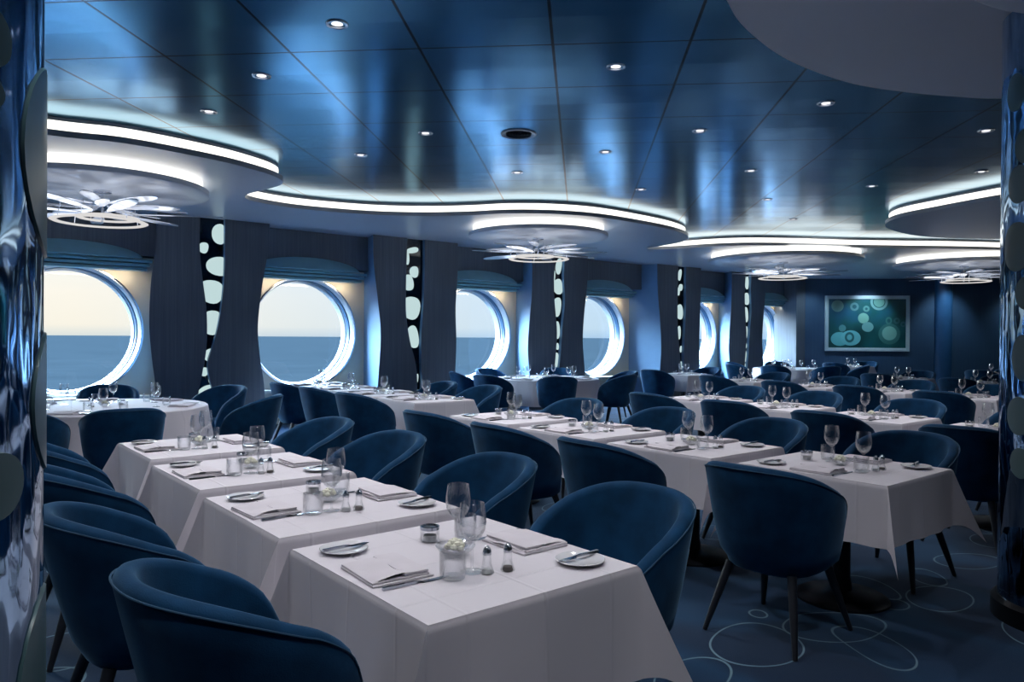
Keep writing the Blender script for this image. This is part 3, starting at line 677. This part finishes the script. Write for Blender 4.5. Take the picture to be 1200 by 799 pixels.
# ------------------------------------------------------------------ tub chair
def smooth(t): t = max(0, min(1, t)); return t * t * (3 - 2 * t)
def make_chair(label):
    t = thing('tub_chair', label, 'chair')
    PM = math.radians(126)
    def top(phi):
        a = abs(phi); return .872 - .27 * (a / PM) ** 2.5 - .09 * max(0, (a - PM + .30) / .30) ** 2.2
    def pos(phi, f, inset):
        """f: 0 at the bottom .. 1 at the top height of the back"""
        z = .345 + (.862 - .345) * f
        f = max(f, 0); k = f ** .8; ks = f ** .42
        rx = .235 + .12 * k - inset; ry = .235 + .10 * ks - inset
        c, s = math.cos(phi), math.sin(phi); pw = .88
        x = -math.copysign(abs(c) ** pw, c) * (rx if c > 0 else .292 - inset * .4) ; y = math.copysign(abs(s) ** pw, s) * ry
        return Vector((x - .02 * k, y, z))
    def fz(z): return (z - .345) / (.862 - .345)
    TH = .058
    bm = BM(); nphi = 56; rows = []
    for i in range(nphi + 1):
        phi = -PM + 2 * PM * i / nphi; zt = top(phi); row = []
        edge = min(1, (nphi / 2 - abs(i - nphi / 2)) / 2.5); 
        for q in range(8): row.append(pos(phi, fz(.345 + (zt - .03 - .345) * q / 7), 0 + (.012 if q == 0 else 0)))
        for q in range(1, 6):
            a = PI * q / 6; ins = TH / 2 - TH / 2 * math.cos(a); row.append(pos(phi, fz(zt - .03), ins) + Vector((0, 0, .03 * math.sin(a))))
        for q in range(6): row.append(pos(phi, fz(zt - .03 - (zt - .03 - .42) * q / 5), TH))
        rows.append([bm.verts.new(p) for p in row])
    for a, b in zip(rows, rows[1:]):
        for k in range(len(a) - 1): bm.faces.new((a[k], b[k], b[k + 1], a[k + 1]))
        bm.faces.new((a[-1], b[-1], b[0], a[0]))
    bm.faces.new(rows[0]); bm.faces.new(rows[-1][::-1])
    bmesh.ops.recalc_face_normals(bm, faces=bm.faces); obj('shell', bm, M['velvet'], t, sharp=1.2)
    # piping along the outer rim
    bm = BM(); tube(bm, [pos(-PM + 2 * PM * i / 60, fz(top(-PM + 2 * PM * i / 60) - .02), -.0005) for i in range(61)], .003, 6); obj('piping', bm, M['piping'], t)
    # seat with a rounded front
    bm = BM(); n = 40; prof = [(0, .335), (.93, .335), (1.0, .35), (1.0, .425), (.99, .45), (.93, .475), (.7, .487), (0, .49)]
    rings = []
    for k, z in prof:
        if k == 0: rings.append([bm.verts.new((0, 0, z))]); continue
        ring = []
        for i in range(n):
            a = 2 * PI * i / n; c, s = math.cos(a), math.sin(a)
            rx = .262 if c > 0 else (.255 if z > .4 else .225); x = math.copysign(abs(c) ** .75, c) * rx * k; y = math.copysign(abs(s) ** .75, s) * (.235 if z > .4 else .225) * k
            ring.append(bm.verts.new((x, y, z)))
        rings.append(ring)
    for a, b in zip(rings, rings[1:]):
        for i in range(n):
            j = (i + 1) % n
            if len(a) == 1: bm.faces.new((a[0], b[j], b[i]))
            elif len(b) == 1: bm.faces.new((a[i], a[j], b[0]))
            else: bm.faces.new((a[i], a[j], b[j], b[i]))
    bmesh.ops.recalc_face_normals(bm, faces=bm.faces); obj('seat', bm, M['velvet'], t, sharp=1.2)
    for sx in (-1, 1):
        for sy in (-1, 1):
            bm = BM(); tube(bm, [(sx * .17, sy * .165, .345), (sx * .225, sy * .205, .17), (sx * .278, sy * .242, .002)], [.023, .019, .012], 12); obj('leg', bm, M['leg'], t)
    return t
chair0 = None
def chair(x, y, face, label, group):
    """face: direction in degrees the sitter looks"""
    global chair0
    if chair0 is None: chair0 = make_chair(label); c = chair0; c.location = (x, y, 0); c.rotation_euler.z = math.radians(face); c['group'] = group
    else: c = dup(chair0, (x, y, 0), math.radians(face), label, group)
    return c

# ------------------------------------------------------------------ tables
TXH, TYH, TZ = .39, .42, .75
def make_table(label):
    t = thing('dining_table', label, 'table')
    bm = BM(); box(bm, (0, 0, .728), (.76, .82, .03), .006); obj('tabletop', bm, M['tabletop'], t)
    bm = BM(); lathe(bm, [(0, .05), (.055, .05), (.05, .10), (.045, .12), (.045, .66), (.11, .713), (0, .713)], 24); obj('pedestal', bm, M['iron'], t)
    bm = BM(); lathe(bm, [(0, 0), (.25, 0), (.25, .012), (.22, .03), (.07, .055), (0, .055)], 40); obj('base', bm, M['iron'], t)
    return t
def cloth_mesh(fold_lo, fold_hi, seed, hx=TXH, hy=TYH, over=.32):
    """square cloth draped over a rectangular top; folds at the four corners. fold_*: how far the corner folds spill along Y"""
    R = random.Random(seed); bm = BM()
    def axis(h):
        inner = [-h + 2 * h * i / 30 for i in range(31)]
        o = [h + d for d in (.006, .014, .03, .06, .1, .15, .2, .235, .27, .295, over)]
        return [-v for v in o[::-1]] + inner + o
    U, Vv = axis(hx), axis(hy); ph = [R.uniform(0, 6) for _ in range(8)]
    def drop(d):
        """rounded edge: returns outward, down"""
        r = .012
        if d < r * PI / 2: a = d / r; return r * math.sin(a), r * (1 - math.cos(a))
        return r, r + d - r * PI / 2
    def P(u, v):
        dx = max(abs(u) - hx, 0); dy = max(abs(v) - hy, 0); sx = 1 if u > 0 else -1; sy = 1 if v > 0 else -1
        if dx == 0 and dy == 0: return (u, v, TZ + .0012 * math.sin(3 * u + ph[0]) * math.sin(4 * v + ph[1]))
        if dy == 0:
            o, d = drop(dx); flare = .02 * d * d / over + .011 * d / over * math.sin(v * 9 + ph[2 + (sx > 0)]) + .006 * (d / over) ** 1.5 * math.sin(v * 34 + ph[3])
            return (sx * (hx - .006 + o + flare), v, TZ - d)
        if dx == 0:
            o, d = drop(dy); f = .03 * d * d / over + .010 * d / over * math.sin(u * 10 + ph[4 + (sy > 0)]) + .005 * (d / over) ** 1.5 * math.sin(u * 31 + ph[5])
            return (u, sy * (hy - .006 + o + f), TZ - d)
        r = math.hypot(dx, dy); a = math.atan2(dy, dx) / (PI / 2)      # 0 on the X side .. 1 on the Y side
        o, d = drop(r); tri = (1 - abs(a - .5) * 2); tri = tri ** .65
        ky = fold_lo if sy < 0 else fold_hi
        kx = .36 * (1.0 + .15 * math.sin(ph[6] + sx + 2 * sy))
        ox = d * kx * tri + .05 * d * d / over * (1 - a); oy = d * ky * tri + .03 * d * d / over * a
        dz = d * math.sqrt(max(.25, 1 - (kx * tri) ** 2 - (ky * tri) ** 2))
        w1 = .011 * d / over * math.sin((hy * sy) * 9 + ph[2 + (sx > 0)]) + .006 * (d / over) ** 1.5 * math.sin(hy * sy * 34 + ph[3])
        w2 = .010 * d / over * math.sin(hx * sx * 10 + ph[4 + (sy > 0)]) + .005 * (d / over) ** 1.5 * math.sin(hx * sx * 31 + ph[5])
        return (sx * (hx - .006 + o * (1 if a < .999 else 0) + ox + w1 * (1 - a)), sy * (hy - .006 + o + oy + w2 * a), TZ - dz)
    V = [[bm.verts.new(P(u, v)) for v in Vv] for u in U]
    for i in range(len(U) - 1):
        for j in range(len(Vv) - 1):
            q = (V[i][j], V[i + 1][j], V[i + 1][j + 1], V[i][j + 1]); um = (U[i] + U[i + 1]) / 2; vm = (Vv[j] + Vv[j + 1]) / 2
            if abs(um) > hx and abs(vm) > hy:
                if um * vm > 0: bm.faces.new((q[0], q[1], q[2])); bm.faces.new((q[0], q[2], q[3]))
                else: bm.faces.new((q[0], q[1], q[3])); bm.faces.new((q[1], q[2], q[3]))
            else: bm.faces.new(q)
    bmesh.ops.recalc_face_normals(bm, faces=bm.faces)
    return bm

def round_table_parts(label, r):
    t = thing('round_table', label, 'table')
    bm = BM(); lathe(bm, [(0, .713), (r - .02, .713), (r - .01, .725), (r - .02, .742), (0, .742)], 48); obj('tabletop', bm, M['tabletop'], t)
    bm = BM(); lathe(bm, [(0, .05), (.08, .05), (.07, .12), (.07, .62), (.2, .713), (0, .713)], 24); obj('pedestal', bm, M['iron'], t)
    bm = BM(); lathe(bm, [(0, 0), (.4, 0), (.4, .015), (.35, .04), (.1, .06), (0, .06)], 40); obj('base', bm, M['iron'], t)
    return t
def round_cloth(r, over=.42):
    bm = BM(); n = 96; rings = [[bm.verts.new((0, 0, TZ))]]
    for k in (.4, .8, 1.0): rings.append([bm.verts.new(((r - .005) * k * math.cos(2 * PI * i / n), (r - .005) * k * math.sin(2 * PI * i / n), TZ)) for i in range(n)])
    for d in (.01, .04, .1, .2, .3, over):
        rings.append([bm.verts.new(((r + .008 + .10 * d * (1 + math.sin(12 * 2 * PI * i / n) * .9)) * math.cos(2 * PI * i / n), (r + .008 + .10 * d * (1 + math.sin(12 * 2 * PI * i / n) * .9)) * math.sin(2 * PI * i / n), TZ - d)) for i in range(n)])
    for a, b in zip(rings, rings[1:]):
        for i in range(n):
            j = (i + 1) % n
            if len(a) == 1: bm.faces.new((a[0], b[i], b[j]))
            else: bm.faces.new((a[i], b[i], b[j], a[j]))
    return bm

# ------------------------------------------------------------------ tableware
def wine_mesh():
    bm = BM(); lathe(bm, [(0, .0), (.036, 0), (.036, .002), (.012, .006), (.0045, .014), (.004, .085), (.010, .093), (.028, .108), (.040, .130), (.0435, .152), (.041, .180), (.0365, .212), (.0355, .2125), (.0345, .212), (.039, .180), (.0415, .152), (.038, .131), (.026, .110), (0, .098)], 22)
    bmesh.ops.recalc_face_normals(bm, faces=bm.faces); return bm
def tumbler_mesh():
    bm = BM(); lathe(bm, [(0, 0), (.030, 0), (.036, .004), (.040, .03), (.039, .086), (.037, .087), (.0355, .085), (.036, .03), (.030, .012), (0, .010)], 22)
    bmesh.ops.recalc_face_normals(bm, faces=bm.faces); return bm
def plate_mesh():
    bm = BM(); lathe(bm, [(0, 0), (.045, 0), (.050, .003), (.078, .012), (.080, .014), (.078, .016), (.052, .008), (0, .007)], 36)
    bmesh.ops.recalc_face_normals(bm, faces=bm.faces); return bm
def knife_mesh(L):
    """blade and handle, lying along +X, centred"""
    bm = BM(); h = L / 2
    pts = [(-h, .006, .004), (-h * .1, .005, .004), (-.0 * h + .01, .003, .003), (.02, .009, .0012), (h * .75, .010, .001), (h, .002, .0008)]
    V = []
    for x, wd, th in pts: V.append([bm.verts.new((x, -wd, .001)), bm.verts.new((x, wd, .001)), bm.verts.new((x, wd * .8, .001 + 2 * th)), bm.verts.new((x, -wd * .8, .001 + 2 * th))])
    for a, b in zip(V, V[1:]):
        for k in range(4): bm.faces.new((a[k], a[(k + 1) % 4], b[(k + 1) % 4], b[k]))
    bm.faces.new(V[0][::-1]); bm.faces.new(V[-1]); bmesh.ops.recalc_face_normals(bm, faces=bm.faces); return bm
def napkin_mesh():
    """napkin folded in layers, with a rolled flap across it; 0.20 along X, 0.23 along Y"""
    bm = BM(); box(bm, (0, 0, .004), (.20, .23, .007), .003); box(bm, (-.006, .002, .0105), (.185, .222, .007), .003)
    def f(u, v):
        a = PI * v; r = .0; yy = -.105 + .21 * u
        return ((-.095 + .19 * v) + .004 * math.sin(u * 5), yy, .013 + .010 * math.sin(a) + .003 * math.sin(u * 9 + v * 3))
    grid(bm, f, 10, 8); box(bm, (.045, .0, .020), (.08, .215, .008), .0035); return bm
def make_shaker(name, label, grain):
    t = thing(name, label, 'shaker', group='salt and pepper shakers')
    bm = BM(); lathe(bm, [(0, 0), (.021, 0), (.023, .004), (.014, .030), (.012, .055), (.014, .060), (0, .060)], 16); obj('glass_body', bm, M['glass'], t)
    bm = BM(); lathe(bm, [(0, .003), (.017, .003), (.014, .014), (0, .015)], 14); obj('grains', bm, grain, t)
    bm = BM(); lathe(bm, [(.013, .058), (.014, .066), (.011, .076), (.004, .084), (0, .085)], 16); obj('cap', bm, M['chrome'], t)
    return t
def make_dish(label):
    t = thing('flower_dish', label, 'dish', group='glass dishes with a flower')
    bm = BM(); lathe(bm, [(0, 0), (.028, 0), (.032, .004), (.055, .022), (.066, .036), (.064, .038), (.052, .026), (.028, .009), (0, .008)], 26); bmesh.ops.recalc_face_normals(bm, faces=bm.faces); obj('glass_bowl', bm, M['glass'], t)
    bm = BM(); R = random.Random(5)
    for k in range(14):
        a = k * 2.4; q = k / 14; r = .026 * math.sqrt(q); z = .028 + .022 * (1 - q)
        lathe(bm, [(0, .012), (.010, .008), (.014, 0), (.009, -.008), (0, -.01)], 8, (r * math.cos(a), r * math.sin(a), z))
    obj('blossom', bm, M['rose'], t); return t
def make_jar(label):
    t = thing('candle_jar', label, 'jar', group='small glass jars with dark metal tops')
    bm = BM(); lathe(bm, [(0, 0), (.030, 0), (.033, .004), (.033, .042), (.031, .044), (0, .044)], 22); obj('glass_body', bm, M['glass'], t)
    bm = BM(); lathe(bm, [(0, .003), (.024, .003), (.024, .022), (0, .022)], 18); obj('candle', bm, M['salt'], t)
    bm = BM(); lathe(bm, [(.030, .042), (.034, .043), (.034, .054), (.028, .056), (.026, .052), (0, .052)], 22); obj('metal_rim', bm, M['steel'], t); return t
PROTO = {}
def place(kind, mk, x, y, z, rz, label, cat, group):
    if kind not in PROTO:
        o = mk(); PROTO[kind] = o; o.location = (x, y, z); o.rotation_euler.z = rz; tag(o, label, cat, group)
    else:
        o = copy_tree(PROTO[kind]); o.location = (x, y, z); o.rotation_euler.z = rz; tag(o, label, cat, group)
    return o
def setting(tx, ty, rz, T, seats=2, jit=None):
    """everything on a two-seat table; T = words that tell this table from the others"""
    J = random.Random(int(tx * 100 + ty * 10)); ca, sa = math.cos(rz), math.sin(rz)
    def W(x, y): x += J.uniform(-.008, .008); y += J.uniform(-.008, .008); return tx + x * ca - y * sa, ty + x * sa + y * ca
    S = (('window-left', 1), ('right-hand', -1))
    for side, s in (('left', 1), ('right', -1)):
        r = rz + (0 if s > 0 else PI)
        x, y = W(-.265 * s, .285 * s); place('plate', lambda: obj('bread_plate', plate_mesh(), M['china']), x, y, TZ + .001, r, 'bread plate, %s seat, on %s' % (side, T), 'plate', 'bread plates')
        place('bknife', lambda: obj('butter_knife', knife_mesh(.17), M['steel']), x + .004, y - .01 * s, TZ + .0165, r + J.uniform(-.15, .15) + .12, 'butter knife, %s plate, on %s' % (side, T), 'knife', 'butter knives')
        x, y = W(-.27 * s, .005 * s); place('napkin', lambda: obj('napkin', napkin_mesh(), M['napkin']), x, y, TZ + .001, r + J.uniform(-.06, .06), 'folded napkin, %s seat, on %s' % (side, T), 'napkin', 'folded napkins')
        x, y = W(-.25 * s, -.135 * s); place('knife', lambda: obj('table_knife', knife_mesh(.22), M['steel']), x, y, TZ + .001, r + J.uniform(-.05, .05), 'table knife, %s seat, on %s' % (side, T), 'knife', 'table knives')
        x, y = W(-.06 * s if s > 0 else .075, (-.145 if s > 0 else .11)); place('wine', lambda: obj('wine_glass', wine_mesh(), M['glass']), x, y, TZ + .001, 0, 'wine glass, %s side, on %s' % (side, T), 'wine glass', 'stemmed wine glasses')
        x, y = W(-.14 * s, -.165 * s if s > 0 else .17); place('tumbler', lambda: obj('water_tumbler', tumbler_mesh(), M['glass']), x, y, TZ + .001, 0, 'water tumbler, %s side, on %s' % (side, T), 'glass', 'water tumblers')
    x, y = W(.0, .015); place('dish', lambda: make_dish(''), x, y, TZ + .001, J.uniform(0, 6), 'glass blossom dish on %s' % T, 'dish', 'glass dishes with a flower')
    x, y = W(.026, .224); place('jar', lambda: make_jar(''), x, y, TZ + .001, 0, 'small candle jar on %s' % T, 'jar', 'small glass jars')
    x, y = W(-.025, -.19); place('salt', lambda: make_shaker('salt_shaker', '', M['salt']), x, y, TZ + .001, 0, 'glass salt shaker on %s' % T, 'shaker', 'salt shakers')
    x, y = W(.035, -.20); place('pepper', lambda: make_shaker('pepper_shaker', '', M['pepper']), x, y, TZ + .001, 0, 'glass pepper shaker on %s' % T, 'shaker', 'pepper shakers')

#  x, y, row-end flags (fold low, fold high), words, chairs (left offset, right offset, turn)
TABLES = [
 (1.40, 1.98, .22, .09, 'the foremost table', (1, 1)),
 (1.42, 2.98, .09, .09, 'the second table of the left row', (1, 1)),
 (1.45, 4.00, .09, .09, 'the third table of the left row', (1, 1)),
 (1.49, 5.05, .09, .22, 'the last table of the left row', (1, 1)),
 (4.12, 2.07, .26, .1, 'the lone table before the right column', (1, 1)),
 (4.12, 3.10, .08, .06, 'the first table of the middle row', (1, 1)),
 (4.16, 4.12, .09, .09, 'the second table of the middle row', (1, 1)),
 (4.23, 5.17, .09, .22, 'the last table of the middle row', (1, 1)),
 (4.66, 7.30, .22, .06, 'the nearest table of the row before the second window', (1, 1)),
 (4.68, 8.30, .09, .09, 'the second table of the row before the second window', (1, 1)),
 (4.72, 9.30, .09, .09, 'the third table of the row before the second window', (1, 0)),
 (4.76, 10.3, .09, .22, 'the table touching the wall under the second window', (0, 0)),
 (6.72, 2.10, .22, .09, 'the table half hidden by the right column', (1, 1)),
 (6.93, 3.20, .22, .09, 'the table left of the one by the right column', (1, 1)),
 (7.18, 4.32, .09, .09, 'the third table of the right row', (1, 1)),
 (7.30, 5.38, .09, .22, 'the last table of the right row', (1, 1)),
 (10.4, 3.60, .22, .09, 'the far table against the right column', (1, 1)),
 (10.6, 4.72, .09, .09, 'the far table below the picture, right of centre', (1, 1)),
 (10.7, 5.85, .09, .09, 'the far table in front of the picture', (1, 1)),
 (11.1, 7.30, .09, .22, 'the far table before the sixth window', (1, 1)),
 (12.0, 9.30, .22, .22, 'the far table before the fifth window', (1, 1)),
 (13.8, 4.60, .22, .22, 'the distant table right of the pilaster', (1, 1)),
 (14.2, 6.05, .22, .22, 'the distant table before the pilaster', (1, 1)),
 (17.6, 5.60, .22, .22, 'the distant table beside the dark wall at far right', (1, 1)),
 (19.3, 9.50, .22, .22, 'the farthest table, under the picture', (1, 1)),
]
tb0 = None; meshes = {}
for i, (x, y, lo, hi, T, chs) in enumerate(TABLES):
    lab = 'pedestal table under cloth, %s' % T
    if tb0 is None: tb0 = make_table(lab); tb0.location = (x, y, 0); tb0['group'] = 'two-seat dining tables'
    else: dup(tb0, (x, y, 0), 0, lab, 'two-seat dining tables')
    key = (lo, hi, i % 3 if i > 4 else i)
    c = obj('tablecloth', cloth_mesh(lo, hi, i, over=.355 if i < 4 else .32), M['cloth'], loc=(x, y, 0), sharp=1.0)
    tag(c, 'white tablecloth draped over %s' % T, 'tablecloth', 'white square tablecloths')
    setting(x, y, 0, T)
    jj = random.Random(i + 3)
    for k, (s, word) in enumerate(((-1, 'left'), (1, 'right'))):
        if chs[k]:
            dx = (-.705, .675 if i else .63)[k] + jj.uniform(-.012, .012)
            if i == 0 and k == 0: chair(.77, 2.02, 2, 'blue tub chair, left side of the foremost table', 'tub chairs at the two-seat tables'); continue
            chair(x + dx, y + jj.uniform(-.04, .04), (0 if s < 0 else 180) + jj.uniform(-6, 6), 'blue tub chair, %s side of %s' % (word, T), 'tub chairs at the two-seat tables')

ROUND = [(1.55, 8.35, .95, 'the round table at the leftmost window', (-95, -35, 25, 78, 130, 190, 235)),
         (8.75, 9.75, .92, 'the round table before the third and fourth windows', (-125, -75, -25, 40, 95, 150, 190)),
         (16.6, 9.6, .9, 'the distant round table left of the picture', (-120, -65, 45, 100, 150, 195))]
for k, (x, y, r, T, angs) in enumerate(ROUND):
    t = round_table_parts('large pedestal table under cloth, %s' % T, r); t.location = (x, y, 0); t['group'] = 'round dining tables'
    c = obj('tablecloth', round_cloth(r), M['cloth'], loc=(x, y, 0)); tag(c, 'white round tablecloth over %s' % T, 'tablecloth', 'white round tablecloths')
    names = ['near', 'near right', 'right', 'far right', 'far', 'far left', 'left', 'near left']
    for q, a in enumerate(angs):
        ar = math.radians(a); d = r + .42
        # view direction is about 50 degrees: word the seat by where it stands for the viewer
        rel = (a - 230.75) % 360; w8 = names[int((rel + 22.5) // 45) % 8]
        chair(x + d * math.cos(ar), y + d * math.sin(ar), a + 180, 'blue tub chair, %s side of %s' % (w8, T), 'tub chairs at the round tables')
        def at(rad, da): return x + rad * math.cos(ar + da), y + rad * math.sin(ar + da)
        px, py = at(r - .20, 0); place('napkin', None, px, py, TZ + .001, ar + PI, 'folded napkin, %s seat, on %s' % (w8, T), 'napkin', 'folded napkins')
        px, py = at(r - .16, .27); place('plate', None, px, py, TZ + .001, ar, 'bread plate, %s seat, on %s' % (w8, T), 'plate', 'bread plates')
        px, py = at(r - .42, -.12); place('wine', None, px, py, TZ + .001, 0, 'wine glass, %s seat, on %s' % (w8, T), 'wine glass', 'stemmed wine glasses')
        px, py = at(r - .38, .18); place('tumbler', None, px, py, TZ + .001, 0, 'water tumbler, %s seat, on %s' % (w8, T), 'glass', 'water tumblers')
    place('dish', None, x, y, TZ + .001, 0, 'glass blossom dish on %s' % T, 'dish', 'glass dishes with a flower')
    place('jar', None, x + .16, y + .05, TZ + .001, 0, 'small candle jar on %s' % T, 'jar', 'small glass jars')
    place('salt', None, x - .12, y + .1, TZ + .001, 0, 'glass salt shaker on %s' % T, 'shaker', 'salt shakers')
    place('pepper', None, x - .12, y - .05, TZ + .001, 0, 'glass pepper shaker on %s' % T, 'shaker', 'pepper shakers')

# ------------------------------------------------------------------ sea outside
bm = BM(); L = 14000
vs = [bm.verts.new(p) for p in ((-L, 16, -16), (L, 16, -16), (L, L, -16), (-L, L, -16))]; bm.faces.new(vs)
o = obj('sea', bm, M['sea']); o['kind'] = 'structure'

# ------------------------------------------------------------------ camera
f, th, pitch, roll = 870., math.atan(1065 / 870.), math.atan(4.7 / 870), math.atan(.006)
F = Vector((math.cos(th), math.sin(th), 0)); R = Vector((math.sin(th), -math.cos(th), 0)); U = Vector((0, 0, 1))
Fp = F * math.cos(pitch) - U * math.sin(pitch); Up = U * math.cos(pitch) + F * math.sin(pitch)
c, s = math.cos(roll), math.sin(roll); Rr = R * c + Up * s; Ur = Up * c - R * s
cam = bpy.data.cameras.new('camera'); co = bpy.data.objects.new('camera', cam); col.objects.link(co)
mt = Matrix((Rr, Ur, -Fp)).transposed().to_4x4(); mt.translation = Vector((0, 0, 1.47)); co.matrix_world = mt
cam.sensor_width = 36; cam.lens = 36 * f / 1200; cam.clip_start = .02; cam.clip_end = 30000
sc.camera = co

sc.view_settings.view_transform = 'Standard'; sc.view_settings.look = 'None'; sc.view_settings.exposure = .28; sc.view_settings.gamma = 1
sc.view_settings.use_curve_mapping = False
cy = sc.cycles
cy.max_bounces = 8; cy.diffuse_bounces = 4; cy.glossy_bounces = 4; cy.transparent_max_bounces = 24; cy.transmission_bounces = 4
cy.sample_clamp_indirect = 4; cy.caustics_reflective = False; cy.caustics_refractive = False
cy.use_denoising = True
